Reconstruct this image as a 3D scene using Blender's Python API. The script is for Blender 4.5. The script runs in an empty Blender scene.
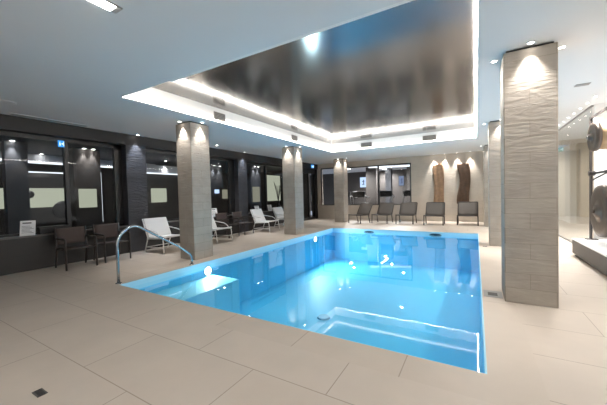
import bpy, bmesh, math, random
from mathutils import Vector, Matrix
random.seed(7)
S = bpy.context.scene
C = S.collection
PI = math.pi

# ---------------------------------------------------------------- camera
cam = bpy.data.cameras.new('camera'); co = bpy.data.objects.new('camera', cam); C.objects.link(co)
_f = Vector((-0.50488396, 0.86275117, -0.02743345)); _r = Vector((0.86314452, 0.50428782, -0.02598729)); _u = Vector((0.00858621, 0.03679959, 0.99928578))
co.matrix_world = Matrix(((_r.x, _u.x, -_f.x, 0), (_r.y, _u.y, -_f.y, 0), (_r.z, _u.z, -_f.z, 1.3), (0, 0, 0, 1)))
cam.sensor_width = 36; cam.lens = 294.65/607*36; cam.clip_start = .05
S.camera = co

# ---------------------------------------------------------------- exposure, world
S.view_settings.view_transform = 'Standard'; S.view_settings.look = 'None'
S.view_settings.exposure = 0.24; S.view_settings.gamma = 1; S.view_settings.use_curve_mapping = False
EXPO = 1.0            # overall lamp multiplier
W = bpy.data.worlds.new('world'); S.world = W; W.use_nodes = True
W.node_tree.nodes['Background'].inputs[0].default_value = (.75, .85, 1, 1)
W.node_tree.nodes['Background'].inputs[1].default_value = 0.6
COL_SPOT = 72*EXPO    # watts of a column downlight
COVE = 72.0*EXPO       # emission of the cove strip
POOL_W = 82*EXPO      # watts of an underwater lamp
PANEL = 42*EXPO       # emission of linear ceiling lights
FILL = 1.0*EXPO

# ---------------------------------------------------------------- materials
def newmat(name):
    m = bpy.data.materials.new(name); m.use_nodes = True
    nt = m.node_tree; b = nt.nodes['Principled BSDF']
    return m, nt, b
def mat(name, col, rough=.6, metal=0, bump=0, bscale=40, spec=.5, var=0, vscale=6):
    m, nt, b = newmat(name)
    b.inputs['Base Color'].default_value = (*col, 1); b.inputs['Roughness'].default_value = rough
    b.inputs['Metallic'].default_value = metal; b.inputs['Specular IOR Level'].default_value = spec
    tc = nt.nodes.new('ShaderNodeTexCoord')
    if bump:
        n = nt.nodes.new('ShaderNodeTexNoise'); n.inputs['Scale'].default_value = bscale; n.inputs['Detail'].default_value = 4
        bp = nt.nodes.new('ShaderNodeBump'); bp.inputs['Strength'].default_value = bump; bp.inputs['Distance'].default_value = .01
        nt.links.new(tc.outputs['Object'], n.inputs['Vector']); nt.links.new(n.outputs['Fac'], bp.inputs['Height']); nt.links.new(bp.outputs['Normal'], b.inputs['Normal'])
    if var:
        n = nt.nodes.new('ShaderNodeTexNoise'); n.inputs['Scale'].default_value = vscale; n.inputs['Detail'].default_value = 5
        r = nt.nodes.new('ShaderNodeMix'); r.data_type = 'RGBA'
        r.inputs['A'].default_value = (*[c*(1-var) for c in col], 1); r.inputs['B'].default_value = (*[min(1, c*(1+var)) for c in col], 1)
        nt.links.new(tc.outputs['Object'], n.inputs['Vector']); nt.links.new(n.outputs['Fac'], r.inputs['Factor']); nt.links.new(r.outputs['Result'], b.inputs['Base Color'])
    return m
def emit(name, col, st):
    m = bpy.data.materials.new(name); m.use_nodes = True; nt = m.node_tree
    nt.nodes.remove(nt.nodes['Principled BSDF'])
    e = nt.nodes.new('ShaderNodeEmission'); e.inputs[0].default_value = (*col, 1); e.inputs[1].default_value = st
    nt.links.new(e.outputs[0], nt.nodes['Material Output'].inputs[0]); return m
def tiles(name, c1, c2, mortar, bw, bh, ms, axes='xy', rough=.5, off=.5, shift=(0, 0), wave=0, bump=.3, spec=.5, nv=.06, ns=3):
    """brick pattern on an axis plane in object space, optionally with chiselled wavy relief"""
    m, nt, b = newmat(name); L = nt.links.new
    b.inputs['Roughness'].default_value = rough; b.inputs['Specular IOR Level'].default_value = spec
    g = nt.nodes.new('ShaderNodeNewGeometry'); sp = nt.nodes.new('ShaderNodeSeparateXYZ'); L(g.outputs['Position'], sp.inputs[0])
    cb = nt.nodes.new('ShaderNodeCombineXYZ')
    def addn(a, v):
        n = nt.nodes.new('ShaderNodeMath'); n.operation = 'ADD'; L(a, n.inputs[0])
        if isinstance(v, (int, float)): n.inputs[1].default_value = v
        else: L(v, n.inputs[1])
        return n.outputs[0]
    if axes == 'xy': u, v = sp.outputs['X'], sp.outputs['Y']
    elif axes == 'wz': u, v = addn(sp.outputs['X'], sp.outputs['Y']), sp.outputs['Z']
    L(addn(u, shift[0]), cb.inputs[0]); L(addn(v, shift[1]), cb.inputs[1])
    br = nt.nodes.new('ShaderNodeTexBrick'); L(cb.outputs[0], br.inputs['Vector'])
    br.inputs['Scale'].default_value = 1; br.inputs['Brick Width'].default_value = bw; br.inputs['Row Height'].default_value = bh
    br.inputs['Mortar Size'].default_value = ms; br.inputs['Mortar Smooth'].default_value = .2; br.inputs['Bias'].default_value = 0; br.offset = off
    br.inputs['Color1'].default_value = (*c1, 1); br.inputs['Color2'].default_value = (*c2, 1); br.inputs['Mortar'].default_value = (*mortar, 1)
    n = nt.nodes.new('ShaderNodeTexNoise'); n.inputs['Scale'].default_value = ns; n.inputs['Detail'].default_value = 6; L(g.outputs['Position'], n.inputs['Vector'])
    mx = nt.nodes.new('ShaderNodeMix'); mx.data_type = 'RGBA'; mx.blend_type = 'MULTIPLY'; mx.inputs['Factor'].default_value = 1
    mr = nt.nodes.new('ShaderNodeMapRange'); mr.inputs['To Min'].default_value = 1-nv*2; mr.inputs['To Max'].default_value = 1+nv*2; L(n.outputs['Fac'], mr.inputs['Value'])
    L(br.outputs['Color'], mx.inputs['A']); L(mr.outputs[0], mx.inputs['B']); L(mx.outputs['Result'], b.inputs['Base Color'])
    bp = nt.nodes.new('ShaderNodeBump'); bp.inputs['Strength'].default_value = bump; bp.inputs['Distance'].default_value = .01; bp.invert = True
    L(br.outputs['Fac'], bp.inputs['Height']); last = bp
    if wave:
        mp = nt.nodes.new('ShaderNodeMapping'); mp.inputs['Scale'].default_value = (1.3, 1.3, 6.5); L(g.outputs['Position'], mp.inputs['Vector'])
        n2 = nt.nodes.new('ShaderNodeTexNoise'); n2.inputs['Scale'].default_value = 2.2; n2.inputs['Detail'].default_value = 3; n2.inputs['Distortion'].default_value = 1.4; L(mp.outputs[0], n2.inputs['Vector'])
        b2 = nt.nodes.new('ShaderNodeBump'); b2.inputs['Strength'].default_value = wave; b2.inputs['Distance'].default_value = .05
        L(n2.outputs['Fac'], b2.inputs['Height']); L(bp.outputs[0], b2.inputs['Normal']); last = b2
    L(last.outputs[0], b.inputs['Normal'])
    return m
def glass(name, tint=(.8, .82, .85), gloss=.9, ior=1.5, rough=0.0, wavy=0):
    m = bpy.data.materials.new(name); m.use_nodes = True; nt = m.node_tree; L = nt.links.new
    nt.nodes.remove(nt.nodes['Principled BSDF'])
    t = nt.nodes.new('ShaderNodeBsdfTransparent'); t.inputs[0].default_value = (*tint, 1)
    g = nt.nodes.new('ShaderNodeBsdfGlossy'); g.inputs['Roughness'].default_value = rough; g.inputs[0].default_value = (gloss, gloss, gloss, 1)
    fr = nt.nodes.new('ShaderNodeFresnel'); fr.inputs['IOR'].default_value = ior
    geo = nt.nodes.new('ShaderNodeNewGeometry')
    mrn = nt.nodes.new('ShaderNodeMapRange'); mrn.inputs['To Min'].default_value = ior; mrn.inputs['To Max'].default_value = 1/ior
    L(geo.outputs['Backfacing'], mrn.inputs['Value']); L(mrn.outputs[0], fr.inputs['IOR'])
    if wavy:
        n = nt.nodes.new('ShaderNodeTexNoise'); n.inputs['Scale'].default_value = 2.5; n.inputs['Detail'].default_value = 2
        bp = nt.nodes.new('ShaderNodeBump'); bp.inputs['Strength'].default_value = wavy; bp.inputs['Distance'].default_value = .01
        L(geo.outputs['Position'], n.inputs['Vector']); L(n.outputs['Fac'], bp.inputs['Height']); L(bp.outputs[0], g.inputs['Normal']); L(bp.outputs[0], fr.inputs['Normal'])
    mx = nt.nodes.new('ShaderNodeMixShader'); L(fr.outputs[0], mx.inputs[0]); L(t.outputs[0], mx.inputs[1]); L(g.outputs[0], mx.inputs[2])
    L(mx.outputs[0], nt.nodes['Material Output'].inputs[0]); return m

M = {}
M['floor'] = tiles('beige_floor_tile', (.50, .43, .365), (.515, .445, .38), (.30, .245, .195), 1.2, .6, .004, shift=(.25, .73), rough=.42, bump=.25, nv=.05)
M['coping'] = tiles('coping_tile', (.49, .42, .355), (.51, .44, .37), (.30, .245, .195), .9, 5, .004, shift=(.03, 1), rough=.42, bump=.2, nv=.05)
M['ceil'] = mat('white_ceiling_paint', (.76, .76, .765), .85, bump=.02)
M['stone'] = tiles('split_face_beige_stone', (.35, .31, .265), (.32, .28, .24), (.24, .205, .17), .46, .17, .003, axes='wz', rough=.75, wave=.2, bump=.5, nv=.10, ns=5)
M['stoneback'] = tiles('beige_stone_cladding', (.50, .44, .375), (.48, .42, .355), (.40, .345, .29), .9, .28, .003, axes='wz', rough=.75, wave=.2, bump=.35, nv=.07)
M['darkstone'] = tiles('anthracite_stone', (.05, .05, .058), (.04, .04, .046), (.03, .03, .033), .5, .12, .003, axes='wz', rough=.6, wave=.4, bump=.5, nv=.12, ns=6)
M['plinth'] = tiles('dark_brown_wall_tile', (.022, .019, .018), (.019, .017, .016), (.012, .011, .010), .6, .3, .003, axes='wz', rough=.45, bump=.2)
M['fascia'] = mat('dark_fascia_panel', (.022, .02, .02), .5)
M['black'] = mat('black_frame_metal', (.012, .012, .013), .35)
M['sill'] = mat('grey_stone_sill', (.11, .10, .095), .35)
M['white'] = mat('white_fascia_paint', (.86, .85, .83), .7)
M['coffer'] = mat('glossy_dark_stretch_ceiling', (.045, .038, .032), .15, spec=.5)
M['coffer'].node_tree.nodes['Principled BSDF'].inputs['IOR'].default_value = 1.95
M['steel'] = mat('polished_stainless_steel', (.42, .45, .48), .2, metal=1)
M['brushed'] = mat('brushed_steel', (.35, .35, .35), .4, metal=1)
M['liner'] = mat('blue_pool_liner', (.085, .52, .80), .55, var=.04)
M['linerlt'] = mat('pale_blue_pool_step', (.20, .60, .78), .55, var=.04)
M['band'] = mat('pale_waterline_tile', (.36, .66, .80), .4)
M['linertr'] = mat('blue_inlet_plastic', (.03, .30, .52), .5)
M['darkinlet'] = mat('dark_blue_inlet', (.01, .05, .09), .4)
M['water'] = glass('water_surface', (.84, .955, .99), .97, 1.46, 0.0, wavy=.05)
M['glass'] = glass('window_glass', (.88, .9, .92), .8, 1.22)
M['glassclear'] = glass('clear_partition_glass', (.93, .95, .95), .95, 1.5)
M['brownmetal'] = mat('dark_brown_metal', (.035, .028, .026), .4)
M['brownmesh'] = mat('taupe_sling_fabric', (.10, .086, .076), .75, bump=.4, bscale=220)
M['brownslng'] = mat('brown_sling_fabric', (.07, .05, .045), .75, bump=.4, bscale=220)
M['whitesling'] = mat('white_sling_fabric', (.72, .71, .70), .7, bump=.3, bscale=200)
M['whitemetal'] = mat('white_powder_coated_metal', (.75, .75, .74), .35)
M['paper'] = mat('white_paper', (.82, .83, .84), .8)
M['ink'] = mat('grey_ink', (.12, .12, .13), .8)
M['wood1'] = mat('weathered_brown_wood', (.27, .16, .09), .6, bump=.8, bscale=14, var=.45, vscale=9)
M['wood2'] = mat('dark_brown_wood', (.085, .045, .024), .6, bump=.8, bscale=14, var=.5, vscale=9)
M['barrel'] = mat('tan_wood_barrel', (.55, .38, .23), .5, var=.2)
M['bronze'] = mat('dark_bronze', (.11, .085, .07), .42, metal=.6, bump=.3, bscale=20, var=.3)
M['platform'] = mat('grey_slate_platform', (.075, .066, .06), .5, var=.15, vscale=12)
M['platformtop'] = mat('white_platform_top', (.8, .8, .8), .3)
M['led'] = emit('warm_white_led_strip', (1, .93, .85), COVE)
M['lens'] = emit('downlight_lens', (1, .95, .88), 30)
M['lenspool'] = emit('underwater_lamp_lens', (.85, .98, 1), 14)
M['linear'] = emit('linear_light_diffuser', (1, .97, .93), PANEL)
M['lightbox'] = emit('white_light_box', (1, .985, .96), 1.7)
M['intled'] = emit('interior_led_strip', (.92, .96, 1), 1.6)
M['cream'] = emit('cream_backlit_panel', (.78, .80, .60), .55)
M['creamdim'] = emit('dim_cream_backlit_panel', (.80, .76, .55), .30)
M['screen'] = emit('blue_white_screen', (.55, .70, 1), 1.3)
M['exitscreen'] = emit('dim_blue_screen', (.45, .55, .8), .5)
M['screenfig'] = emit('dark_blue_screen_figure', (.10, .14, .30), .5)
M['exitblue'] = emit('blue_sign_face', (.03, .28, .75), 1.2)
M['exitgreen'] = emit('green_sign_face', (.02, .35, .20), .8)
M['signwhite'] = emit('white_sign_pictogram', (.8, .95, 1), 1.3)
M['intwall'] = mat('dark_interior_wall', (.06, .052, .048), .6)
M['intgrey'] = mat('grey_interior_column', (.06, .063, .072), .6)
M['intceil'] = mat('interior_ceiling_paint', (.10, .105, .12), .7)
M['gymceil'] = mat('gym_ceiling_paint', (.62, .63, .68), .7)
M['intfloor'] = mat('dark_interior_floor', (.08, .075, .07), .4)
M['gymfloor'] = mat('grey_gym_floor', (.30, .29, .28), .4)
M['vent'] = mat('grey_vent_metal', (.30, .28, .26), .5)
M['ventdark'] = mat('vent_shadow_metal', (.10, .095, .09), .6)
M['beige'] = mat('beige_portal_plaster', (.56, .48, .37), .7)
M['trimw'] = mat('white_ring_metal', (.7, .7, .7), .4)
M['curtain'] = mat('taupe_curtain_panel', (.38, .33, .25), .8)

# ---------------------------------------------------------------- mesh helpers
class MB:
    def __init__(s): s.bm = bmesh.new(); s.mi = 0
    def _tag(s, before):
        for f in s.bm.faces:
            if f.index == -1 or f not in before: pass
    def box(s, x0, x1, y0, y1, z0, z1, mi=0, rot=None, at=None):
        n = bmesh.ops.create_cube(s.bm, size=1)
        T = Matrix.Translation(((x0+x1)/2, (y0+y1)/2, (z0+z1)/2)) @ Matrix.Diagonal((abs(x1-x0), abs(y1-y0), abs(z1-z0), 1))
        if rot is not None:
            T = Matrix.Translation(at or (0, 0, 0)) @ rot @ T
        bmesh.ops.transform(s.bm, matrix=T, verts=n['verts'])
        for f in set(f for v in n['verts'] for f in v.link_faces): f.material_index = mi
        return s
    def cyl(s, a, b, r, r2=None, seg=16, mi=0, caps=True):
        a, b = Vector(a), Vector(b); d = b-a
        n = bmesh.ops.create_cone(s.bm, cap_ends=caps, segments=seg, radius1=r, radius2=r if r2 is None else r2, depth=d.length)
        q = d.to_track_quat('Z', 'Y').to_matrix().to_4x4()
        bmesh.ops.transform(s.bm, matrix=Matrix.Translation((a+b)/2) @ q, verts=n['verts'])
        for f in set(f for v in n['verts'] for f in v.link_faces): f.material_index = mi; f.smooth = len(f.verts) == 4
        return s
    def tube(s, pts, r, seg=10, mi=0, bend=.05, steps=5):
        P = [Vector(p) for p in pts]; Q = [P[0]]
        for i in range(1, len(P)-1):
            a, b, c = P[i-1], P[i], P[i+1]
            d1 = (a-b); d2 = (c-b); k = min(bend, d1.length*.45, d2.length*.45)
            p0 = b+d1.normalized()*k; p1 = b+d2.normalized()*k
            for t in range(steps+1):
                u = t/steps; Q.append(p0*(1-u)**2+b*2*u*(1-u)+p1*u*u)
        Q.append(P[-1]); rings = []; up = None
        for i, q in enumerate(Q):
            t = (Q[min(i+1, len(Q)-1)]-Q[max(i-1, 0)]).normalized()
            if up is None:
                up = t.orthogonal().normalized()
            up = (up-t*up.dot(t)).normalized(); w = t.cross(up)
            rings.append([s.bm.verts.new(q+(up*math.cos(2*PI*k/seg)+w*math.sin(2*PI*k/seg))*r) for k in range(seg)])
        for i in range(len(rings)-1):
            for k in range(seg):
                f = s.bm.faces.new((rings[i][k], rings[i][(k+1) % seg], rings[i+1][(k+1) % seg], rings[i+1][k])); f.smooth = True; f.material_index = mi
        for rr, rev in ((rings[0], True), (rings[-1], False)):
            f = s.bm.faces.new(list(reversed(rr)) if rev else rr); f.material_index = mi
        return s
    def sheet(s, grid, t, mi=0):
        """grid[i][j] points; extruded by vector t for thickness"""
        t = Vector(t); A = [[s.bm.verts.new(Vector(p)) for p in row] for row in grid]; B = [[s.bm.verts.new(Vector(p)+t) for p in row] for row in grid]
        n, m = len(A), len(A[0]); F = []
        for i in range(n-1):
            for j in range(m-1):
                F.append(s.bm.faces.new((A[i][j], A[i+1][j], A[i+1][j+1], A[i][j+1]))); F.append(s.bm.faces.new((B[i][j], B[i][j+1], B[i+1][j+1], B[i+1][j])))
        for i in range(n-1):
            F.append(s.bm.faces.new((A[i][0], B[i][0], B[i+1][0], A[i+1][0]))); F.append(s.bm.faces.new((A[i][m-1], A[i+1][m-1], B[i+1][m-1], B[i][m-1])))
        for j in range(m-1):
            F.append(s.bm.faces.new((A[0][j], A[0][j+1], B[0][j+1], B[0][j]))); F.append(s.bm.faces.new((A[n-1][j], B[n-1][j], B[n-1][j+1], A[n-1][j+1])))
        for f in F: f.material_index = mi; f.smooth = True
        return s
    def lathe(s, prof, o, axis, seg=32, mi=0):
        """prof: (radius, height) list turned around axis from origin o"""
        o = Vector(o); q = Vector(axis).to_track_quat('Z', 'Y'); rings = []
        for r, h in prof:
            rings.append([s.bm.verts.new(o+q @ Vector((r*math.cos(2*PI*k/seg), r*math.sin(2*PI*k/seg), h))) for k in range(seg)])
        for i in range(len(rings)-1):
            for k in range(seg):
                f = s.bm.faces.new((rings[i][k], rings[i][(k+1) % seg], rings[i+1][(k+1) % seg], rings[i+1][k])); f.smooth = True; f.material_index = mi
        s.bm.faces.new(list(reversed(rings[0]))).material_index = mi; s.bm.faces.new(rings[-1]).material_index = mi
        return s
    def build(s, name, m, parent=None, bevel=0, loc=None):
        bmesh.ops.recalc_face_normals(s.bm, faces=s.bm.faces[:])
        if loc is not None: bmesh.ops.translate(s.bm, verts=s.bm.verts[:], vec=-Vector(loc))
        me = bpy.data.meshes.new(name); s.bm.to_mesh(me); s.bm.free()
        for x in (m if isinstance(m, (list, tuple)) else [m]): me.materials.append(M[x])
        o = bpy.data.objects.new(name, me); C.objects.link(o)
        if loc is not None: o.location = loc
        if parent is not None: o.parent = parent
        if bevel:
            b = o.modifiers.new('bevel', 'BEVEL'); b.width = bevel; b.segments = 2; b.limit_method = 'ANGLE'; b.angle_limit = .9
        return o
def empty(name, loc=(0, 0, 0), rz=0):
    o = bpy.data.objects.new(name, None); C.objects.link(o); o.location = loc; o.rotation_euler = (0, 0, rz); o.empty_display_size = .1; return o
def tag(o, label, cat, group=None, kind=None):
    o['label'] = label; o['category'] = cat
    if group: o['group'] = group
    if kind: o['kind'] = kind
    return o
def struct(o, label=None, cat=None):
    o['kind'] = 'structure'
    if label: o['label'] = label
    if cat: o['category'] = cat
    return o
def part(mb, name, m, root, bevel=0):
    """mesh given in world coordinates, parented to an unrotated root"""
    bmesh.ops.translate(mb.bm, verts=mb.bm.verts[:], vec=-root.location)
    return mb.build(name, m, root, bevel)
def copy_tree(o, parent=None):
    c = o.copy(); C.objects.link(c)
    if parent: c.parent = parent
    for ch in [k for k in list(bpy.data.objects) if k.parent == o]: copy_tree(ch, c)
    return c

# ---------------------------------------------------------------- key sizes
H = 2.86
PX0, PX1, PY0, PY1 = -4.70, .06, 2.40, 10.17
QX0, QX1, QY0, QY1 = -4.72, .03, 2.55, 10.27
FH = .32                                   # height of the coffer side
LW = -7.25; BW = 13.9; RX = 2.42; REAR = -4.0

# ---------------------------------------------------------------- floor, ceiling, walls
CW = .32
m = MB()
for a in ((-7.6, PX0-CW, REAR, 17.5), (PX1+CW, 6, REAR, 17.5), (PX0-CW, PX1+CW, REAR, PY0-CW), (PX0-CW, PX1+CW, PY1+CW, 17.5)):
    m.box(a[0], a[1], a[2], a[3], -.2, 0)
struct(m.build('floor', 'floor'), 'beige tiled pool hall floor in large format tiles', 'floor')
m = MB()
for a in ((PX0-CW, PX0, PY0-CW, PY1+CW), (PX1, PX1+CW, PY0-CW, PY1+CW), (PX0, PX1, PY0-CW, PY0), (PX0, PX1, PY1, PY1+CW)):
    m.box(a[0], a[1], a[2], a[3], -.2, 0)
struct(m.build('trim_1', 'coping'), 'beige tile coping around the pool', 'coping')
m = MB()
for a in ((-7.6, QX0, REAR, BW+.3), (QX1, 1.95, REAR, BW+.3), (QX0, QX1, REAR, QY0), (QX0, QX1, QY1, BW+.3), (1.95, RX+.2, REAR, 7.7)):
    m.box(a[0], a[1], a[2], a[3], H, H+.05)
struct(m.build('ceiling', 'ceil'), 'white painted lower ceiling around the coffer', 'ceiling')
m = MB(); m.box(1.95, 6, 7.7, 17.7, 3.4, 3.45); struct(m.build('ceiling.001', 'ceil'), 'higher white ceiling beyond the glass partition', 'ceiling')
m = MB()
m.box(QX0-.03, QX0, QY0-.03, QY1+.03, H+.05, H+FH+.02); m.box(QX1, QX1+.03, QY0-.03, QY1+.03, H+.05, H+FH+.02)
m.box(QX0, QX1, QY1, QY1+.03, H+.05, H+FH+.02); m.box(QX0, QX1, QY0-.03, QY0, H+.05, H+FH+.02)
struct(m.build('trim_2', 'white'), 'white side band of the ceiling coffer', 'coffer side')
m = MB(); m.box(QX0-.03, QX1+.03, QY0-.03, QY1+.03, H+FH, H+FH+.03)
tag(m.build('mirror_ceiling_panel', 'coffer'), 'large glossy dark stretched ceiling panel above the pool', 'ceiling panel')
# cove strips: the LED profile runs along the lower lip of each coffer side
for i, (a, lab) in enumerate((((QX0+.001, QX0+.022, QY0+.03, QY1-.03), 'left'), ((QX1-.022, QX1-.001, QY0+.03, QY1-.03), 'right'), ((QX0+.03, QX1-.03, QY1-.022, QY1-.001), 'far'), ((QX0+.03, QX1-.03, QY0+.001, QY0+.022), 'near'))):
    m = MB(); m.box(*a, H+.004 if lab == 'right' else H+.022, H+.032)
    tag(m.build('led_strip', 'led', None), {'left': 'glowing cove light strip on the coffer edge nearest the dark windows', 'right': 'glowing cove light strip on the coffer edge nearest the big stone column', 'far': 'glowing cove light strip on the coffer edge nearest the loungers', 'near': 'glowing cove light strip on the coffer edge nearest the viewer'}[lab], 'light strip')

m = MB()
for a in ((QX0, QX0+.045, QY0, QY1), (QX0+.045, QX1, QY1-.045, QY1), (QX0+1.2, QX1, QY0, QY0+.045)): m.box(*a, H+.001, H+.021)
struct(m.build('trim_8', 'white'), 'thin white lip carrying the cove light strips', 'light ledge')

# left wall: plinth, dark fascia, end piece
WY = [REAR, -.2, .3]                       # rear stretch is behind the camera
m = MB()
m.box(LW-.3, LW, REAR, 12.4, 0, .63); struct(m.build('wall_left', 'plinth'), 'low dark tiled wall under the row of windows', 'wall')
m = MB(); m.box(LW-.30, LW+.03, REAR, BW, 2.60, H); struct(m.build('trim_3', 'fascia'), 'dark fascia band above the windows', 'fascia')
m = MB(); m.box(LW-.3, LW+.02, REAR, 12.4, .63, .66); struct(m.build('trim_4', 'sill'), 'long stone sill on the low dark wall', 'sill')
m = MB(); m.box(LW-.3, LW, BW-.12, BW+.1, 0, 2.60); m.box(LW-.3, LW, 12.2, 12.42, .66, 2.60); struct(m.build('trim_5', 'fascia'), 'dark jambs beside the far door', 'door jamb')
m = MB(); m.box(LW-.3, LW, REAR, .1, .66, 2.60); struct(m.build('wall_left.001', 'darkstone'), 'dark wall behind the viewer', 'wall')
for y0, y1, lab in ((3.98, 4.48, 'dark slate pillar between the windows, beside the white lounge chair'), (7.83, 8.30, 'dark slate pillar between the windows, seen left of the middle column')):
    r = empty('slate_pillar', (LW, (y0+y1)/2, .66)); tag(r, lab, 'pillar')
    m = MB(); m.box(LW-.26, LW+.035, y0, y1, .66, 2.60); part(m, 'shaft', 'darkstone', r, .006)
    m = MB(); m.box(LW+.001, LW+.035, y0, y1, 0, .66); part(m, 'base', 'darkstone', r, .006)
# windows of the left wall
def window_left(n, y0, y1, mulls, jamb1=0):
    r = empty('window_%d' % n, (LW-.2, (y0+y1)/2, .66)); struct(r, ['', 'first dark window seen from the left edge', 'dark window left of the nearest left column', 'dark window behind the two dark lounge chairs', 'dark window beside the middle column'][n], 'window')
    m = MB(); x0, x1 = LW-.24, LW-.16
    m.box(x0, x1, y0, y0+.05, .66, 2.60); m.box(x0, x1, y1-.05-jamb1, y1, .66, 2.60); m.box(x0, x1, y0, y1, 2.52, 2.60); m.box(x0, x1, y0, y1, .66, .70)
    part(m, 'window_frame', 'black', r)
    for my in mulls:
        m = MB(); m.box(x0-.01, x1+.01, my-.035, my+.035, .70, 2.52); part(m, 'mullion', 'black', r)
    m = MB(); m.box(LW-.205, LW-.195, y0+.05, y1-.05-jamb1, .70, 2.52); part(m, 'pane', 'glass', r)
window_left(1, .1, 3.98, (2.86,), .12)
window_left(2, 4.48, 5.95, ())
window_left(3, 5.95, 7.83, (), .22)
window_left(4, 8.30, 12.2, (9.68,))
# door on the left wall
r = empty('door_1', (LW-.1, 13.1, 0)); struct(r, 'black framed glass door at the far end of the left wall', 'door')
m = MB(); m.box(LW-.14, LW-.06, 12.42, 12.52, 0, 2.60); m.box(LW-.14, LW-.06, 13.68, 13.78, 0, 2.60); m.box(LW-.14, LW-.06, 12.5, 13.7, 2.36, 2.60); m.box(LW-.14, LW-.06, 12.5, 13.7, 0, .12)
m.box(LW-.14, LW-.06, 13.06, 13.14, .1, 2.4); part(m, 'door_frame', 'black', r)
m = MB(); m.box(LW-.105, LW-.095, 12.52, 13.68, .12, 2.36); part(m, 'pane', 'glass', r)
m = MB(); m.tube(((LW-.06, 13.2, .95), (LW-.01, 13.2, .95), (LW-.01, 13.2, 1.25), (LW-.06, 13.2, 1.25)), .012, bend=.02); part(m, 'door_handle', 'steel', r)

# back wall with two window openings
B1 = (-7.05, -6.2, .70, 2.64); B2 = (-5.80, -2.5, .70, 2.60)
m = MB(); y0, y1 = BW, BW+.25
m.box(LW-.3, B1[0], y0, y1, 0, H); m.box(B1[1], B2[0], y0, y1, 0, H); m.box(B2[1], .74, y0, y1, 0, H)
for b in (B1, B2): m.box(b[0], b[1], y0, y1, 0, b[2]); m.box(b[0], b[1], y0, y1, b[3], H)
struct(m.build('wall_back', 'stoneback'), 'beige stone clad wall behind the loungers', 'wall')
for n, b, ml in ((5, B1, ()), (6, B2, (-3.99,))):
    r = empty('window_%d' % n, ((b[0]+b[1])/2, BW+.1, b[2])); struct(r, {5: 'narrow dark window left of the far left column', 6: 'wide gym window in the beige back wall'}[n], 'window')
    m = MB(); a0, a1 = BW+.02, BW+.1
    m.box(b[0], b[0]+.05, a0, a1, b[2], b[3]); m.box(b[1]-.05, b[1], a0, a1, b[2], b[3]); m.box(b[0], b[1], a0, a1, b[3]-.05, b[3]); m.box(b[0], b[1], a0, a1, b[2], b[2]+.04)
    part(m, 'window_frame', 'black', r)
    for mx_ in ml: m = MB(); m.box(mx_-.03, mx_+.03, a0-.01, a1+.01, b[2]+.04, b[3]-.05); part(m, 'mullion', 'black', r)
    m = MB(); m.box(b[0]+.05, b[1]-.05, BW+.055, BW+.065, b[2]+.04, b[3]-.05); part(m, 'pane', 'glass', r)

# right side: wall behind the gong niche, glass partition, far portal
m = MB(); m.box(RX, RX+.2, REAR, 7.72, 0, H+.05); m.box(1.96, RX, 7.66, 7.72, 0, H); struct(m.build('wall_right', 'white'), 'white wall behind the gong display', 'wall')
m = MB(); m.box(1.96, RX, REAR, 4.6, 0, H); struct(m.build('wall_right.001', 'white'), 'white wall nearer the viewer on the right', 'wall')
m = MB(); m.box(1.92, 1.96, 7.72, 17.5, 2.866, 3.4); struct(m.build('trim_6', 'ceil'), 'white bulkhead above the glass partition', 'bulkhead')
r = empty('window_7', (1.94, 12, 0)); struct(r, 'clear floor to ceiling glass partition on the right', 'glass partition')
m = MB(); m.box(1.935, 1.945, 7.76, 17.4, .03, 2.84); part(m, 'pane', 'glassclear', r)
m = MB(); m.box(1.92, 1.96, 7.72, 17.4, 0, .03); m.box(1.92, 1.96, 7.72, 17.4, 2.84, 2.86); part(m, 'window_frame', 'brushed', r)
m = MB(); y0, y1 = 17.2, 17.5
m.box(.7, 3.42, y0, y1, 0, 3.4); m.box(3.42, 3.95, y0, y1, 2.95, 3.4); m.box(3.95, 6.0, y0, y1, 0, 3.4); m.box(3.3, 4.2, 17.7, 17.8, 0, 3.4)
struct(m.build('wall_back.001', 'beige'), 'beige far wall beyond the glass partition', 'wall')
m = MB(); m.box(.72, .92, BW+.25, 17.2, 0, H); struct(m.build('wall_back.002', 'white'), 'white corridor side wall', 'wall')
r = empty('door_2', (3.7, 17.55, 0)); struct(r, 'beige double door set back in the far portal', 'door')
m = MB(); m.box(3.42, 3.68, 17.55, 17.6, 0, 2.95); part(m, 'door_leaf', 'curtain', r); m = MB(); m.box(3.69, 3.95, 17.55, 17.6, 0, 2.95); part(m, 'door_leaf', 'curtain', r)
m = MB(); m.box(-7.6, 6, REAR-.1, REAR, 0, H); struct(m.build('wall_rear', 'white'), 'plain wall behind the viewer', 'wall')
m = MB(); m.box(5.9, 6, 7.7, 17.5, 0, 3.4); m.box(RX+.2, 5.9, 7.6, 7.7, 0, 3.4); struct(m.build('wall_right.002', 'white'), 'white side wall of the room beyond the glass', 'wall')

# ---------------------------------------------------------------- columns
def column(x0, x1, y0, y1, label):
    r = empty('stone_column', ((x0+x1)/2, (y0+y1)/2, 0)); tag(r, label, 'column')
    m = MB(); m.box(x0, x1, y0, y1, 0, H-.025); part(m, 'shaft', 'stone', r, .006)
    m = MB(); m.box(x0+.03, x1-.03, y0+.03, y1-.03, H-.025, H); part(m, 'shadow_gap', 'black', r)
    return r
column(-5.456, -5.0, 4.063, 4.55, 'stone column at the left pool edge beside the steel grab rail')
column(-5.48, -5.02, 8.05, 8.57, 'middle stone column of the left row, next to white lounge chairs')
column(-5.57, -5.10, 12.30, 12.80, 'far left stone column standing beside the leftmost lounger')
column(.281, .762, 4.082, 4.57, 'big nearest stone column on the right of the pool')
column(.266, .74, 8.018, 8.50, 'second stone column on the right, half hidden by the big one')
column(.25, .73, 12.1, 12.6, 'farthest right stone column near the back wall')

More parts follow.
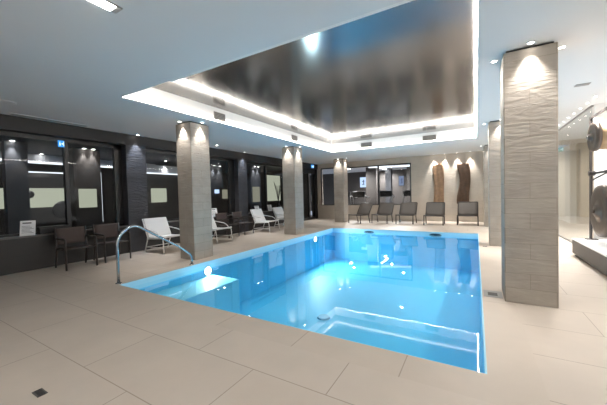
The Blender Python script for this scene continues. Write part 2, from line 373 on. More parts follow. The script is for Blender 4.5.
# ---------------------------------------------------------------- swimming pool
pool = empty('swimming_pool', ((PX0+PX1)/2, (PY0+PY1)/2, 0)); tag(pool, 'sunken rectangular swimming pool with bright blue water', 'swimming pool')
D = -1.15
m = MB(); t = .1
m.box(PX0-t, PX1+t, PY0-t, PY1+t, D-.1, D)
m.box(PX0-t, PX0, PY0-t, PY1+t, D, -.2); m.box(PX1, PX1+t, PY0-t, PY1+t, D, -.2); m.box(PX0, PX1, PY0-t, PY0, D, -.2); m.box(PX0, PX1, PY1, PY1+t, D, -.2)
e = .012
m.box(PX0, PX0+e, PY0, PY1, -.2, -.15); m.box(PX1-e, PX1, PY0, PY1, -.2, -.15); m.box(PX0+e, PX1-e, PY0, PY0+e, -.2, -.15); m.box(PX0+e, PX1-e, PY1-e, PY1, -.2, -.15)
part(m, 'basin', 'liner', pool)
m = MB(); m.box(PX0, PX0+e, PY0, PY1, -.15, -.004); m.box(PX1-e, PX1, PY0, PY1, -.15, -.004); m.box(PX0+e, PX1-e, PY0, PY0+e, -.15, -.004); m.box(PX0+e, PX1-e, PY1-e, PY1, -.15, -.004)
part(m, 'waterline_band', 'band', pool)
m = MB(); m.box(PX0+e, -3.93, PY0+e, 4.20, D, -.29); part(m, 'entry_ledge', 'linerlt', pool, .01)
m = MB(); m.cyl((-2.62, 5.15, D+.001), (-2.62, 5.15, D+.03), .13, .11, 24); part(m, 'bottom_drain', 'linertr', pool)
for x in (-3.28, -1.12):
    m = MB(); m.cyl((x, PY1-.011, -.11), (x, PY1-.03, -.11), .055, .055, 20)
    for v in m.bm.verts: v.co.x = x+(v.co.x-x)*3.4
    part(m, 'skimmer_mouth', 'darkinlet', pool)
m = MB(); m.box(PX0+e+.001, PX1-e-.001, PY0+e+.001, PY1-e-.001, -.092, -.088); part(m, 'water_surface', 'water', pool)
# delete all but the upper face so light crosses one sheet of water
w = [o for o in bpy.data.objects if o.name == 'water_surface'][0]
bm = bmesh.new(); bm.from_mesh(w.data); bmesh.ops.delete(bm, geom=[f for f in bm.faces if f.normal.z < .5], context='FACES'); bm.to_mesh(w.data); bm.free()

def uw_lamp(loc, n, label, power=1.0):
    loc = Vector(loc); n = Vector(n); r = empty('underwater_lamp', loc); tag(r, label, 'underwater lamp')
    m = MB(); m.lathe(((.10, 0), (.10, .015), (.085, .02), (.085, .0201)), loc, n, 28); part(m, 'lamp_ring', 'steel', r)
    m = MB(); m.lathe(((.08, .02), (.075, .026), (.04, .03)), loc, n, 28); part(m, 'lens', 'lenspool', r)
    l = bpy.data.lights.new('lamp_light', 'AREA'); l.shape = 'DISK'; l.size = .13; l.energy = POOL_W*power; l.color = (.72, .93, 1)
    lo = bpy.data.objects.new('lamp_light', l); C.objects.link(lo); lo.parent = r; lo.location = n*.06; lo.rotation_euler = n.to_track_quat('-Z', 'Y').to_euler()
uw_lamp((PX0+.014, 4.10, -.19), (1, 0, 0), 'glowing underwater lamp in the left pool wall below the nearest left column', .38)
uw_lamp((PX0+.014, 8.70, -.22), (1, 0, 0), 'glowing underwater lamp in the left pool wall past the middle column', 1.15)

# ---------------------------------------------------------------- grab rail
r = empty('grab_rail', (-4.78, 2.45, 0)); tag(r, 'curved polished steel grab rail at the near left pool corner', 'grab rail')
x = -4.77
m = MB(); m.tube(((x, 2.44, 0), (x, 2.44, .72), (x, 2.70, .90), (x, 3.55, .38), (x, 3.80, .18), (x, 3.80, 0)), .022, 14, bend=.22, steps=8); part(m, 'tube', 'steel', r)
for y in (2.44, 3.80): m = MB(); m.lathe(((.045, 0), (.045, .006), (.025, .018)), (x, y, 0), (0, 0, 1), 20); part(m, 'flange', 'steel', r)

# ---------------------------------------------------------------- ceiling downlights
def downlight(x, y, label, power=1.0, size=1.0, z=H, cone=62, tilt=None, col=(1, .965, .915)):
    r = empty('ceiling_spotlight', (x, y, z)); tag(r, label, 'spotlight')
    m = MB(); m.lathe(((.045*size, -.0), (.045*size, -.006), (.034*size, -.010), (.030*size, -.004)), (x, y, z), (0, 0, 1), 20); part(m, 'ring', 'trimw', r)
    m = MB(); m.lathe(((.030*size, -.002), (.026*size, -.006), (.01*size, -.007)), (x, y, z), (0, 0, 1), 20); part(m, 'lens', 'lens', r)
    if power:
        l = bpy.data.lights.new('spot_beam', 'SPOT'); l.energy = COL_SPOT*power; l.spot_size = math.radians(cone); l.spot_blend = .8; l.shadow_soft_size = .025; l.color = col
        lo = bpy.data.objects.new('spot_beam', l); C.objects.link(lo); lo.parent = r; lo.location = (0, 0, -.02)
        if tilt: lo.rotation_euler = tilt
    return r
cols = (('nearest left column', -5.456, -5.0, 4.063, 4.55, 'nxswS'), ('middle left column', -5.48, -5.02, 8.05, 8.57, ''), ('far left column', -5.57, -5.10, 12.30, 12.80, ''),
        ('big right column', .281, .762, 4.082, 4.57, ''), ('second right column', .266, .74, 8.018, 8.50, ''), ('farthest right column', .25, .73, 12.1, 12.6, ''))
for n, x0, x1, y0, y1, _ in cols:
    xc, yc = (x0+x1)/2, (y0+y1)/2
    sides = [((xc, y0-.075), 'near'), ((x1+.075, yc), 'right'), ((x0-.075, yc), 'left')]
    if n == 'farthest right column': sides = sides[:1]+sides[2:]
    for (x, y), sd in sides:
        downlight(x, y, 'small ceiling spotlight on the %s face of the %s' % (sd, n), 1.0, 1, cone=74)
for y, lab in ((4.23, 'spotlight above the dark slate pillar beside the white lounge chair'), (8.07, 'spotlight above the dark slate pillar left of the middle column')):
    downlight(LW+.14, y, 'cool ceiling '+lab, 1.2, 1, col=(.8, .88, 1))
for i, x in enumerate((-1.55, -1.12, -.65, -.18)):
    downlight(x, 13.78, ('first', 'second', 'third', 'fourth')[i]+' spotlight from the left above the two wooden wall sculptures', 2.4, 1, cone=56)
downlight(-6.76, 6.45, 'lone ceiling spotlight right of the nearest left column', 1.5, 1.2, cone=120)
downlight(-2.43, 11.24, 'ceiling sprinkler given a spotlight beam above the back deck beyond the pool', 3.0, .8, cone=150)  # sprinkler built as a lamp, beam added to brighten the back
for i in range(8):
    _d = downlight(1.80, 7.0+i*.43, 'tiny spotlight in the row along the glass partition and gong display', 1.6, .75, cone=110)
    _d['group'] = 'spotlight row along the glass partition'

# linear ceiling lights: the top left one, the others added as fill
def linear(x, y0, y1, label, z=H, w=.085):
    r = empty('linear_ceiling_light', (x, (y0+y1)/2, z)); tag(r, label, 'ceiling light')
    m = MB(); m.box(x-w/2-.012, x+w/2+.012, y0-.02, y1+.02, z-.012, z-.0005)
    part(m, 'housing', 'vent', r)
    m = MB(); m.box(x-w/2, x+w/2, y0, y1-.03, z-.018, z-.0121); part(m, 'diffuser', 'linear', r)
linear(-2.53, -.2, 1.37, 'long recessed linear light at the top left of the ceiling')
linear(1.45, .2, 2.2, 'linear fill light added over the right walkway behind the viewer')  # this and the next three are added to fill the hall with light
linear(-.6, -2.5, -.5, 'linear fill light added directly behind the viewer')
linear(1.55, -2.6, -.6, 'linear fill light added behind the viewer on the right side')
linear(1.55, 2.9, 4.9, 'linear fill light added right of the big column, outside the frame')

# ---------------------------------------------------------------- ceiling bits
def vent(y=None, x=None, label=''):
    if y is not None:
        r = empty('air_vent', (QX0, y, H+.12)); m = MB(); m.box(QX0+.001, QX0+.012, y-.16, y+.16, H+.06, H+.23, 0)
        part(m, 'frame', 'vent', r)
        for k in range(5): m = MB(); m.box(QX0+.012, QX0+.018, y-.145, y+.145, H+.078+k*.03, H+.088+k*.03); part(m, 'slat', 'ventdark', r)
    else:
        r = empty('air_vent', (x, QY1, H+.12)); m = MB(); m.box(x-.20, x+.20, QY1-.012, QY1-.001, H+.06, H+.23)
        part(m, 'frame', 'vent', r)
        for k in range(5): m = MB(); m.box(x-.185, x+.185, QY1-.018, QY1-.012, H+.078+k*.03, H+.088+k*.03); part(m, 'slat', 'ventdark', r)
    tag(r, label, 'air vent')
vent(y=4.6, label='air vent in the coffer side right of the nearest left column top')
vent(y=7.62, label='air vent in the coffer side above the middle left column')
vent(x=-3.35, label='left one of two air vents in the far coffer side')
vent(x=-1.27, label='right one of two air vents in the far coffer side')
r = empty('slot_diffuser', (-7.05, 2.5, H)); tag(r, 'long narrow slot air diffuser in the ceiling by the left windows', 'air diffuser')
m = MB(); m.box(-7.13, -6.99, 1.9, 3.15, H-.008, H-.0005); part(m, 'frame', 'ceil', r)
for k in range(2): m = MB(); m.box(-7.105+k*.055, -7.08+k*.055, 1.94, 3.11, H-.010, H-.008); part(m, 'slot', 'ventdark', r)
r = empty('ceiling_speaker', (-6.3, 1.68, H)); tag(r, 'round flush ceiling speaker at the left edge of the picture', 'speaker')
m = MB(); m.lathe(((.12, -.001), (.12, -.010), (.10, -.012), (.03, -.012)), (-6.3, 1.68, H), (0, 0, 1), 28); part(m, 'grille', 'ceil', r)
m = MB(); m.box(1.33, 1.50, 6.02, 6.14, H-.006, H-.0005); tag(m.build('ceiling_hatch', 'vent'), 'thin grey ceiling slot between big column and gongs', 'ceiling slot')
m = MB(); m.lathe(((.035, -.001), (.035, -.03), (.02, -.035)), (-2.85, 13.55, H), (0, 0, 1), 18); tag(m.build('smoke_detector', 'trimw'), 'small white smoke detector above the right end of the gym window', 'smoke detector')

# ---------------------------------------------------------------- exit signs
def exit_sign(x, y, z, w, h, face, label, ax='x'):
    r = empty('exit_sign', (x, y, z)); tag(r, label, 'exit sign')
    def bx(u0, u1, z0, z1, d0, d1, name, mt):
        m = MB()
        if ax == 'x': m.box(x+d0, x+d1, y+u0, y+u1, z+z0, z+z1)
        else: m.box(x+u0, x+u1, y-d1, y-d0, z+z0, z+z1)
        part(m, name, mt, r)
    bx(-w/2, w/2, -h/2, h/2, 0, .03, 'housing', face)
    m = MB()
    def q(u0, u1, z0, z1):
        if ax == 'x': m.box(x+.03, x+.034, y+u0*w, y+u1*w, z+z0*h, z+z1*h)
        else: m.box(x+u0*w, x+u1*w, y-.034, y-.03, z+z0*h, z+z1*h)
    q(-.30, -.22, .18, .32); q(-.34, -.18, -.08, .15); q(-.36, -.30, -.32, -.08); q(-.22, -.12, -.30, -.08); q(-.02, .22, -.05, .05); q(.14, .26, -.13, .13); q(.32, .42, -.35, .35)
    part(m, 'pictogram', 'signwhite', r)
exit_sign(LW-.12, 2.76, 2.47, .10, .13, 'exitblue', 'small blue exit sign hanging beside the first window mullion')
exit_sign(LW+.04, 13.3, 2.72, .24, .16, 'exitblue', 'small blue lit exit sign above the far door')
exit_sign(3.25, 17.19, 3.0, .26, .18, 'exitgreen', 'green exit sign beyond the glass on the far beige portal', 'y')

# ---------------------------------------------------------------- floor drains
def drain(x, y, w, d, label, mt='brushed', n=5):
    r = empty('floor_drain', (x, y, 0)); tag(r, label, 'floor drain')
    m = MB(); m.box(x-w/2, x+w/2, y-d/2, y+d/2, .0003, .004); part(m, 'plate', mt, r)
    for k in range(n):
        u = x-w/2+w*(k+.5)/n
        m = MB(); m.box(u-w*.28/n, u+w*.28/n, y-d*.32, y+d*.32, .004, .0055); part(m, 'slot', 'black', r)
drain(-2.565, .775, .10, .055, 'small dark rectangular floor drain at the bottom left', 'ventdark', 6)
m = MB(); m.box(.075, .27, 4.18, 4.44, .0003, .003); tag(m.build('tile_inlay', 'brushed'), 'grey square inlay plate between pool and big column', 'floor plate')
drain(.17, 4.3, .10, .12, 'square floor drain beside the foot of the big column', 'ventdark', 3)
drain(.17, 7.9, .09, .1, 'square floor drain beside the foot of the second right column', 'ventdark', 3)

# ---------------------------------------------------------------- wooden wall sculptures
def wavy(x, w, z0, z1, amp, ph, mt, label):
    r = empty('wooden_sculpture', (x, BW-.05, z0)); tag(r, label, 'wall sculpture')
    g = []; N = 24
    for i in range(N+1):
        t = i/N; z = z0+(z1-z0)*t; c = x+amp*math.sin(ph+t*2*PI*.95); ww = w*(1+.08*math.sin(t*7+ph))
        g.append([(c-ww/2+ww*j/8, BW-.085+.012*math.sin(j*1.7+t*5), z) for j in range(9)])
    m = MB(); m.sheet(g, (0, .05, 0)); part(m, 'plank', mt, r)
    for zb in (z0+.3, z1-.36): m = MB(); m.box(x-.05, x+.05, BW-.034, BW-.001, zb, zb+.06); part(m, 'bracket', 'black', r)
wavy(-1.37, .40, .75, 2.46, -.014, 2.4, 'wood1', 'lighter brown wavy wooden plank on the back wall, left one')
wavy(-.42, .42, .75, 2.42, -.042, 1.2, 'wood2', 'darker brown curved wooden plank on the back wall, right one')

# ---------------------------------------------------------------- loungers at the back
def lounger():
    r = empty('lounge_chair'); w = .335
    m = MB(); m.tube(((-w, -.02, .36), (-w, .55, .33)), .020); m.tube(((w, -.02, .36), (w, .55, .33)), .020); m.tube(((-w, -.02, .36), (w, -.02, .36)), .022); m.tube(((-w, .52, .33), (w, .52, .33)), .020)
    m.build('seat_frame', 'brownmetal', r)
    for sx in (-1, 1):
        m = MB(); m.tube(((sx*w, .01, .36), (sx*w, -.01, 0)), .020); m.build('leg', 'brownmetal', r)
        m = MB(); m.tube(((sx*w, .50, .33), (sx*w, .60, 0)), .020); m.build('leg', 'brownmetal', r)
    g = [[(-w+.012+(2*w-.024)*j/6, .0+.53*i/8, .362-.03*i/8-.018*math.sin(PI*i/8)) for j in range(7)] for i in range(9)]
    m = MB(); m.sheet(g, (0, 0, .006)); m.build('seat', 'brownmesh', r)
    def bk(t): return (.52+.30*t, .335+.50*t+.02*math.sin(PI*t))
    g = [[(-w+.012+(2*w-.024)*j/6, *bk(i/8)) for j in range(7)] for i in range(9)]
    m = MB(); m.sheet(g, (0, .006, 0)); m.build('backrest', 'brownmesh', r)
    m = MB(); m.tube([(-w, *bk(0)), (-w, *bk(1)), (w, *bk(1)), (w, *bk(0))], .018, bend=.04); m.build('back_frame', 'brownmetal', r)
    return r
p0 = lounger()
LB = ((-4.50, 12.0, -.38, 'leftmost taupe lounger at the back, turned beside the far left column'), (-3.50, 12.25, -.14, 'second taupe lounger from the left, under the gym window'),
      (-2.50, 12.30, -.05, 'third taupe lounger from the left, below the gym window end'), (-1.40, 12.12, 0, 'fourth taupe lounger, in front of the lighter wooden plank'), (-.27, 12.40, 0, 'rightmost taupe lounger, in front of the darker wooden plank'))
for i, (x, y, a, lab) in enumerate(LB):
    o = p0 if i == 0 else copy_tree(p0); o.location = (x, y, 0); o.rotation_euler = (0, 0, a); tag(o, lab, 'lounge chair', 'taupe loungers along the back wall')

# ---------------------------------------------------------------- dark armchairs (local +x is the front)
def armchair():
    r = empty('armchair'); w = .27
    for s in (-1, 1):
        m = MB(); m.tube(((.27, s*w, 0), (.27, s*w, .62), (-.20, s*w, .62)), .018, bend=.05); m.build('front_leg', 'brownmetal', r)
        m = MB(); m.tube(((-.30, s*w, 0), (-.20, s*w, .42), (-.27, s*w, .84)), .018, bend=.05); m.build('rear_leg', 'brownmetal', r)
    m = MB(); m.tube(((.26, -w, .42), (.26, w, .42)), .012); m.tube(((-.2, -w, .40), (-.2, w, .40)), .012); m.tube(((.26, -w, .42), (-.2, -w, .40)), .012); m.tube(((.26, w, .42), (-.2, w, .40)), .012); m.build('seat_frame', 'brownmetal', r)
    g = [[(.26-.45*i/8, -w+.01+(2*w-.02)*j/6, .43-.02*i/8-.015*math.sin(PI*i/8)) for j in range(7)] for i in range(9)]
    m = MB(); m.sheet(g, (0, 0, .008)); m.build('seat', 'brownslng', r)
    g = [[(-.215-.05*i/8+.012*math.sin(PI*j/6)*-1, -w+.01+(2*w-.02)*j/6, .49+.34*i/8) for j in range(7)] for i in range(9)]
    m = MB(); m.sheet(g, (.008, 0, 0)); m.build('backrest', 'brownslng', r)
    return r
a0 = armchair()
AC = ((-6.76, 2.70, -.05, 'dark brown armchair nearest the left edge, against the low dark wall'), (-6.80, 3.38, -.05, 'second dark brown armchair, beside the grab rail'),
      (-6.88, 6.90, .1, 'dark armchair against the wall just right of the nearest left column'), (-6.88, 7.62, .1, 'dark armchair standing directly left of the white lounge chair'))
for i, (x, y, a, lab) in enumerate(AC):
    o = a0 if i == 0 else copy_tree(a0); o.location = (x, y, 0); o.rotation_euler = (0, 0, a); o.scale = (.92,)*3; tag(o, lab, 'armchair', 'dark armchairs along the window wall')

# ---------------------------------------------------------------- white lounge chairs (local +x front)
def white_chair():
    r = empty('white_lounge_chair'); w = .31
    for s in (-1, 1):
        m = MB(); m.tube(((.40, s*w, 0), (.36, s*w, .36), (-.25, s*w, .32)), .013, bend=.04); m.build('front_leg', 'whitemetal', r)
        m = MB(); m.tube(((-.36, s*w, 0), (-.22, s*w, .34), (-.42, s*w, .80)), .013, bend=.04); m.build('rear_leg', 'whitemetal', r)
        m = MB(); m.tube(((-.30, s*w, .56), (.15, s*w, .50), (.30, s*w, .36)), .012, bend=.08); m.build('armrest', 'whitemetal', r)
    m = MB(); m.tube(((-.30, -w, .12), (-.30, w, .12)), .01); m.tube(((-.30, -w, .12), (.38, -w, .14)), .009); m.tube(((-.30, w, .12), (.38, w, .14)), .009); m.build('stretcher', 'whitemetal', r)
    def pr(i): t = i/12; return (.40-.62*t, .37-.05*t-.02*math.sin(PI*t)) 
    g = [[(pr(i)[0], -w+.005+(2*w-.01)*j/6, pr(i)[1]) for j in range(7)] for i in range(13)]
    m = MB(); m.sheet(g, (0, 0, .045)); m.build('seat', 'whitesling', r, .01)
    g = [[(-.21-.20*i/10, -w+.005+(2*w-.01)*j/6, .36+.44*i/10) for j in range(7)] for i in range(11)]
    m = MB(); m.sheet(g, (.03, 0, .01)); m.build('backrest', 'whitesling', r, .01)
    return r
w0 = white_chair()
WC = ((-6.62, 4.52, 0.0, 'white lounge chair between the slate pillar and the nearest left column'), (-6.62, 6.10, .05, 'white lounge chair half hidden by the nearest left column'),
      (-6.60, 8.50, .05, 'white lounge chair left of the middle column, with a white seat in full view'), (-6.62, 9.85, .0, 'white lounge chair mostly hidden behind the middle column'))
for i, (x, y, a, lab) in enumerate(WC):
    o = w0 if i == 0 else copy_tree(w0); o.location = (x, y, 0); o.rotation_euler = (0, 0, a); tag(o, lab, 'lounge chair', 'white lounge chairs along the window wall')

# ---------------------------------------------------------------- notices on the sill, box
def notice(y, x, label, s=1.0, rz=-.5):
    r = empty('notice_sheet', (x, y, .66), rz); tag(r, label, 'notice')
    R = Matrix.Rotation(-.30, 4, 'Y')
    m = MB(); m.box(-.004, .004, -.13*s, .13*s, 0, .34*s, rot=R); m.build('board', 'paper', r)
    m = MB(); m.box(.005, .007, -.09*s, .06*s, .27*s, .30*s, rot=R)
    for k in range(6): m.box(.005, .006, -.10*s, (.10-.03*(k % 3))*s, (.06+.03*k)*s, (.068+.03*k)*s, rot=R)
    m.build('print', 'ink', r)
    m = MB(); m.box(-.11*s, -.0, -.02, .02, 0, .01); m.tube(((-.11*s, 0, .005), (-.09*s, 0, .26*s)), .004); m.build('stand', 'steel', r)
notice(2.14, LW-.03, 'white printed notice on the sill left of the first armchair', .85)
notice(6.78, LW-.06, 'white notice on the sill right of the nearest left column', .8, -.3)
notice(8.93, LW-.04, 'white notice on the sill above the white lounge chair in full view', .75, -.3)
notice(9.75, LW-.04, 'white notice on the sill closest to the middle column', .75, -.3)
r = empty('planter_box', (LW-.11, 2.55, .66)); tag(r, 'low black box on the sill behind the first armchair', 'box')
m = MB(); m.box(LW-.15, LW-.03, 2.32, 2.82, .66, .78); part(m, 'body', 'black', r, .008)
m = MB(); m.box(LW-.16, LW-.02, 2.31, 2.83, .78, .80); part(m, 'lid', 'black', r, .004)
m = MB(); m.cyl((LW-.08, 1.72, .66), (LW-.08, 1.72, .80), .03, .033, 18); m.cyl((LW-.08, 1.72, .80), (LW-.08, 1.72, .83), .018, .005, 12, 1)
tag(m.build('candle_glass', ['paper', 'cream']), 'small white candle on the sill at the left edge', 'candle')

# ---------------------------------------------------------------- gong display
r = empty('display_platform', (1.9, 6.1, 0)); tag(r, 'long low slate platform with a white lit top under the gongs', 'platform')
m = MB(); m.box(1.60, 2.41, 4.61, 7.50, .04, .30); part(m, 'body', 'platform', r, .006)
m = MB(); m.box(1.64, 2.41, 4.64, 7.46, 0, .04); part(m, 'toe_kick', 'vent', r)
m = MB(); m.box(1.59, 2.41, 4.61, 7.52, .30, .32); part(m, 'top', 'platformtop', r)
r = empty('light_box', (2.38, 6.1, .4)); tag(r, 'tall white glowing panel behind the gongs', 'light panel')
m = MB(); m.box(2.37, 2.415, 4.65, 7.62, .33, 2.72); part(m, 'diffuser', 'lightbox', r)
r = empty('display_rack', (1.90, 7.5, .32)); tag(r, 'dark metal frame around the gong display', 'frame')
m = MB(); m.box(1.88, 1.915, 7.62, 7.655, 0, 2.62); part(m, 'post', 'brownmetal', r)
m = MB(); m.box(1.88, 1.915, 4.62, 7.655, 2.585, 2.62); part(m, 'top_rail', 'brownmetal', r)
r = empty('gong_stand', (1.88, 7.22, .32)); tag(r, 'dark iron stand with hooks holding the lower gong', 'stand')
m = MB(); m.box(1.84, 1.865, 7.40, 7.425, .32, 1.60); part(m, 'post', 'brownmetal', r)
m = MB(); m.box(1.78, 1.94, 7.38, 7.50, .32, .335); part(m, 'foot', 'brownmetal', r)
m = MB(); m.tube(((1.853, 7.41, 1.55), (1.95, 7.3, 1.56), (2.0, 7.0, 1.58)), .022); m.tube(((1.853, 7.41, 1.42), (1.95, 7.3, 1.50), (2.0, 7.1, 1.56)), .014); m.cyl((1.81, 7.41, 1.55), (1.90, 7.41, 1.55), .045); part(m, 'hook', 'brownmetal', r)
r = empty('gong', (1.85, 7.05, 2.17)); tag(r, 'upper gong, a dark bronze disc on a tan wooden barrel', 'gong')
ax = Vector((-1, -.03, 0)).normalized()
m = MB(); m.lathe(((.25, -.06), (.25, 0), (.20, .012), (.12, .0), (.06, .02), (.055, .05), (.02, .06)), (1.77, 7.05, 2.17), ax, 40); part(m, 'disc', 'bronze', r)
m = MB(); m.lathe(((.21, -.58), (.225, -.3), (.225, -.06)), (1.77, 7.05, 2.17), ax, 32); part(m, 'barrel', 'barrel', r)
m = MB(); m.lathe(((.03, .06), (.025, .075)), (1.77, 7.05, 2.17), ax, 16); part(m, 'boss', 'steel', r)
r = empty('gong', (1.85, 6.9, .9)); tag(r, 'large lower gong, a dark bronze disc with a round boss', 'gong')
m = MB(); m.lathe(((.44, -.10), (.45, -.06), (.44, -.01), (.36, .01), (.22, .0), (.12, .015), (.10, .05), (.03, .06)), (1.82, 6.92, .88), ax, 48); part(m, 'disc', 'bronze', r)
m = MB(); m.lathe(((.045, .06), (.03, .085)), (1.82, 6.92, .88), ax, 16); part(m, 'boss', 'bronze', r)
m = MB(); m.lathe(((.34, -.16), (.40, -.10)), (1.82, 6.92, .88), ax, 40); part(m, 'back_shell', 'barrel', r)

# ---------------------------------------------------------------- room behind the left windows
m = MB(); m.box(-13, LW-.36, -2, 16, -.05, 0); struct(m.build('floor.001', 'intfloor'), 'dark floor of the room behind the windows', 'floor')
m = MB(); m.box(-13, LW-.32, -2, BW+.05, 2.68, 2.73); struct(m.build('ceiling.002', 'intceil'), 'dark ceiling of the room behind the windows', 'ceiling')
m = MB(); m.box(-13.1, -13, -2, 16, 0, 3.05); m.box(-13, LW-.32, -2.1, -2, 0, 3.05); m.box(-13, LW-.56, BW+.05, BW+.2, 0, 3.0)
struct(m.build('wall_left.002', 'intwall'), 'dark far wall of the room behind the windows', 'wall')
def isl(a, name, mt, label, cat, group=None):
    m = MB(); m.box(*a); o = m.build(name, mt); tag(o, label, cat, group); return o
isl((-11.15, -11.0, 1.0, 7.2, 2.46, 2.66), 'light_cove', 'gymceil', 'pale cove band seen through the first window', 'cove')
isl((-11.0, -10.97, 1.0, 7.2, 2.40, 2.45), 'led_strip', 'intled', 'upper white light line behind the first window', 'light strip')
isl((-11.0, -10.97, 3.27, 4.46, 2.13, 2.16), 'led_strip', 'intled', 'short lower white light line behind the first window', 'light strip')
isl((-11.0, -10.97, 5.15, 5.2, .55, 2.22), 'light_tube', 'intled', 'thin vertical white light behind the first window', 'light tube')
isl((-9.2, -9.0, 2.33, 2.72, 0, 2.67), 'interior_pillar', 'intgrey', 'grey pillar behind the left part of the first window', 'pillar')
isl((-9.3, -9.0, 3.62, 4.26, 0, 2.67), 'interior_pillar', 'intwall', 'dark pillar behind the right part of the first window', 'pillar')
isl((-11.1, -11.03, 3.0, 4.5, .4, 2.1), 'interior_partition', 'intwall', 'dark partition behind the first window', 'partition')
isl((-11.0, -10.98, 2.5, 4.2, 1.12, 1.68), 'backlit_panel', 'cream', 'cream glow for the gong display reflected in the left part of the first window', 'light panel')  # glowing box stands in for the gong display's reflection in the glass
isl((-8.99, -8.97, 3.70, 4.12, 1.1, 1.60), 'backlit_panel', 'cream', 'cream glow on the dark pillar, for the gong display reflected in the first window', 'light panel')  # same reflected band, continued as a second glowing box
isl((-10.1, -10.0, 6.2, 8.9, 2.24, 2.5), 'light_cove', 'gymceil', 'pale curved cove behind the second window', 'cove')
isl((-10.0, -9.97, 6.2, 8.9, 2.18, 2.22), 'led_strip', 'intled', 'white light line behind the second window', 'light strip')
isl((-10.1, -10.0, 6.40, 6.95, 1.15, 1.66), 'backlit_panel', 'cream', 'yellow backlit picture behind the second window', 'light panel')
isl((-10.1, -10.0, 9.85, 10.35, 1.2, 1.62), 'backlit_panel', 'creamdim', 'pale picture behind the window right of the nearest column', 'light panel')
isl((-10.1, -10.0, 9.40, 9.58, 1.45, 1.62), 'screen_panel', 'screen', 'small blue lit screen behind the third window', 'screen')
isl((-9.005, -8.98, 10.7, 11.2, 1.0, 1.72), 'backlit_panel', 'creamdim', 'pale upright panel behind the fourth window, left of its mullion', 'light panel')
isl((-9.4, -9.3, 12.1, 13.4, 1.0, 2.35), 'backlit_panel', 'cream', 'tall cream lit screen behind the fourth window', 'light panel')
isl((-10.2, -10.1, 6.1, 11.2, 0, 2.18), 'interior_partition', 'intwall', 'dark partition behind the middle windows', 'partition')
r = empty('branch_vase', (-9.0, 12.75, .0)); tag(r, 'dark vase of bare branches in front of the cream lit screen', 'vase')
m = MB(); m.lathe(((.12, 0), (.17, .3), (.12, .7), (.07, .9), (.09, 1.0)), (-9.0, 12.75, 0), (0, 0, 1), 20); part(m, 'vase', 'black', r)
m = MB()
for k in range(7):
    a = k*.9; m.tube(((-9.0, 12.75, .95), (-9.0+.05*math.cos(a), 12.75+.12*math.sin(a), 1.4), (-9.0+.1*math.cos(a), 12.75+.32*math.sin(a), 1.8+.1*(k % 3))), .012, 6)
part(m, 'branch', 'brownmetal', r)
for y, z, rr, lab in ((4.08, 1.02, .27, 'large black disc for a gong reflected in the first window'), (3.30, 1.50, .11, 'small dark disc for a reflected gong on the cream band')):
    m = MB(); m.lathe(((rr, 0), (rr, .03), (rr*.3, .06)), (-10.95, y, z), (1, 0, 0), 28); tag(m.build('reflected_gong', 'black'), lab, 'reflected disc')  # solid discs stand in for gongs mirrored in the window
for x, y, z, lab in ((-8.93, 2.45, 2.67, 'spotlight on the grey pillar behind the left part of the first window'), (-10.9, 3.6, 2.67, 'spotlight on the pale cove behind the first window'), (-8.93, 3.85, 2.67, 'left one of two spotlights on the dark pillar behind the first window'), (-8.93, 4.06, 2.67, 'right one of two spotlights on the dark pillar behind the first window'),
                  (-9.9, 6.9, 2.67, 'spotlight above the pale cove behind the second window'), (-9.93, 9.25, 2.67, 'left one of two spotlights behind the window right of the nearest left column'), (-9.93, 9.62, 2.67, 'right one of two spotlights behind the window right of the nearest left column'), (-8.93, 10.82, 2.67, 'left one of two spotlights behind the fourth window'), (-8.93, 11.1, 2.67, 'right one of two spotlights behind the fourth window')):
    downlight(x, y, lab, .8, 1.5, z=z, cone=60)
isl((-9.08, -9.01, 10.6, 11.35, 0, 2.67), 'interior_pillar', 'intgrey', 'grey pillar behind the fourth window', 'pillar')
isl((-10.09, -10.02, 9.0, 9.85, 1.7, 2.67), 'interior_panel', 'intgrey', 'grey upper wall panel behind the third window', 'panel')
for x, y, lab in ((3.2, 15.6, 'added fill spotlight in front of the far beige portal beyond the glass'), (4.3, 12.5, 'added fill spotlight deeper in the bright room beyond the glass'), (2.8, 10.5, 'added fill spotlight nearer the glass partition in the next room')):  # lamps added to brighten the room beyond the glass
    downlight(x, y, lab, 3.6, 1.2, z=3.4, cone=160)
# ---------------------------------------------------------------- gym behind the back window
m = MB(); m.box(-13, .7, BW+.25, 20.2, 2.78, 2.83); struct(m.build('ceiling.003', 'gymceil'), 'pale ceiling of the gym', 'ceiling')
m = MB(); m.box(-13, .7, 20.1, 20.2, 0, 2.83); struct(m.build('wall_back.003', 'intwall'), 'dark far wall of the gym', 'wall')
m = MB(); m.box(LW-.3, .72, BW+.26, 20.1, -.05, 0); struct(m.build('floor.002', 'gymfloor'), 'dark gym floor', 'floor')
def gbox(a, name, mt, lab, cat): isl(a, name, mt, lab, cat)
gbox((-5.55, -4.95, 16.8, 17.3, 0, 2.775), 'gym_pillar', 'intwall', 'dark pillar in the middle of the gym window', 'pillar')
gbox((-4.95, -4.6, 18.8, 19.2, 0, 2.775), 'gym_pillar', 'intgrey', 'greyer pillar behind the right pane of the gym window', 'pillar')
gbox((-3.4, -3.1, 17.6, 17.9, 0, 2.775), 'gym_pillar', 'intwall', 'dark pillar at the right end of the gym window', 'pillar')
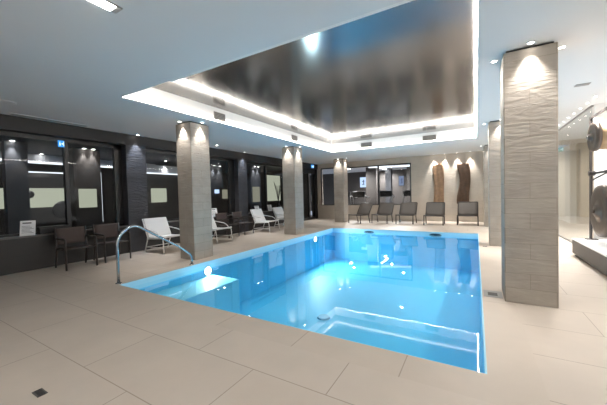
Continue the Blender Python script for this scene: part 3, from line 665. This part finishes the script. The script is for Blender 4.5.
def tv(x, y, z, w, h, label, mt='screen'):
    r = empty('wall_screen', (x, y, z)); tag(r, label, 'screen')
    m = MB(); m.box(x-w/2-.03, x+w/2+.03, y, y+.05, z-h/2-.03, z+h/2+.03); part(m, 'frame', 'black', r)
    m = MB(); m.box(x-w/2, x+w/2, y-.004, y-.0005, z-h/2, z+h/2); part(m, 'display', mt, r)
    m = MB(); m.box(x-w*.15, x+w*.25, y-.006, y-.0045, z+h*.05, z+h*.12); m.box(x-w*.15, x+w*.25, y-.006, y-.0045, z-h*.25, z-h*.18); m.box(x+w*.05, x+w*.2, y-.006, y-.0045, z-h*.2, z+h*.25); part(m, 'picture', 'screenfig', r)
tv(-6.45, 18.9, 2.0, .40, .66, 'tall blue white screen glowing behind the left pane of the gym window')
tv(-4.05, 19.2, 2.0, .30, .60, 'smaller blue white screen behind the right pane of the gym window', 'exitscreen')
m = MB()
g = [[(-5.2+2.6*t, 16.2+.9*math.sin(t*1.6)+.0, 2.70) for t in [k/16 for k in range(17)]], [(-5.2+2.6*t, 16.42+.9*math.sin(t*1.6), 2.70) for t in [k/16 for k in range(17)]]]
m.sheet(g, (0, 0, .07)); tag(m.build('curved_cove_light', 'intled'), 'curved white light line on the gym ceiling', 'cove light')
for i, (x, y) in enumerate(((-6.0, 15.8), (-4.3, 17.4), (-3.3, 15.8), (-5.2, 19.4))):
    downlight(x, y, 'gym ceiling spotlight '+('left of the dark pillar', 'over the right pane machines', 'near the right end of the window', 'deep behind the dark pillar')[i], 10, 1.6, z=2.78, cone=165)
linear(-4.9, 17.5, 19.5, 'linear fill light added on the gym ceiling right of the dark pillar', z=2.78)  # added to brighten the dim gym and its ceiling
linear(-6.6, 15.0, 17.0, 'linear fill light added on the gym ceiling left of the dark pillar', z=2.78)  # second lamp added to lift the gym
def machine():
    r = empty('treadmill')
    m = MB(); m.box(-.35, .35, -.8, .8, .05, .2); m.build('deck', 'black', r, .02)
    for s in (-1, 1): m = MB(); m.tube(((s*.33, .6, .2), (s*.33, .75, 1.15), (s*.33, .1, 1.05)), .025, 8, bend=.08); m.build('handrail', 'brushed', r)
    m = MB(); m.box(-.33, .33, .62, .78, 1.08, 1.38); m.build('console', 'black', r, .02)
    m = MB(); m.box(-.12, .12, .605, .619, 1.16, 1.32); m.build('display', 'screenfig', r)
    return r
t0 = machine()
for i, (x, y, a, lab) in enumerate(((-6.5, 16.9, 3.0, 'treadmill nearest the left end of the gym window'), (-5.35, 15.7, 3.14, 'treadmill in front of the dark gym pillar'), (-4.3, 17.2, 3.0, 'treadmill behind the gym window mullion'), (-3.85, 15.3, 3.14, 'treadmill with high console behind the right gym pane'), (-2.9, 16.3, 3.2, 'treadmill at the right end of the gym window'))):
    o = t0 if i == 0 else copy_tree(t0); o.location = (x, y, 0); o.rotation_euler = (0, 0, a); tag(o, lab, 'treadmill', 'treadmills in the gym')
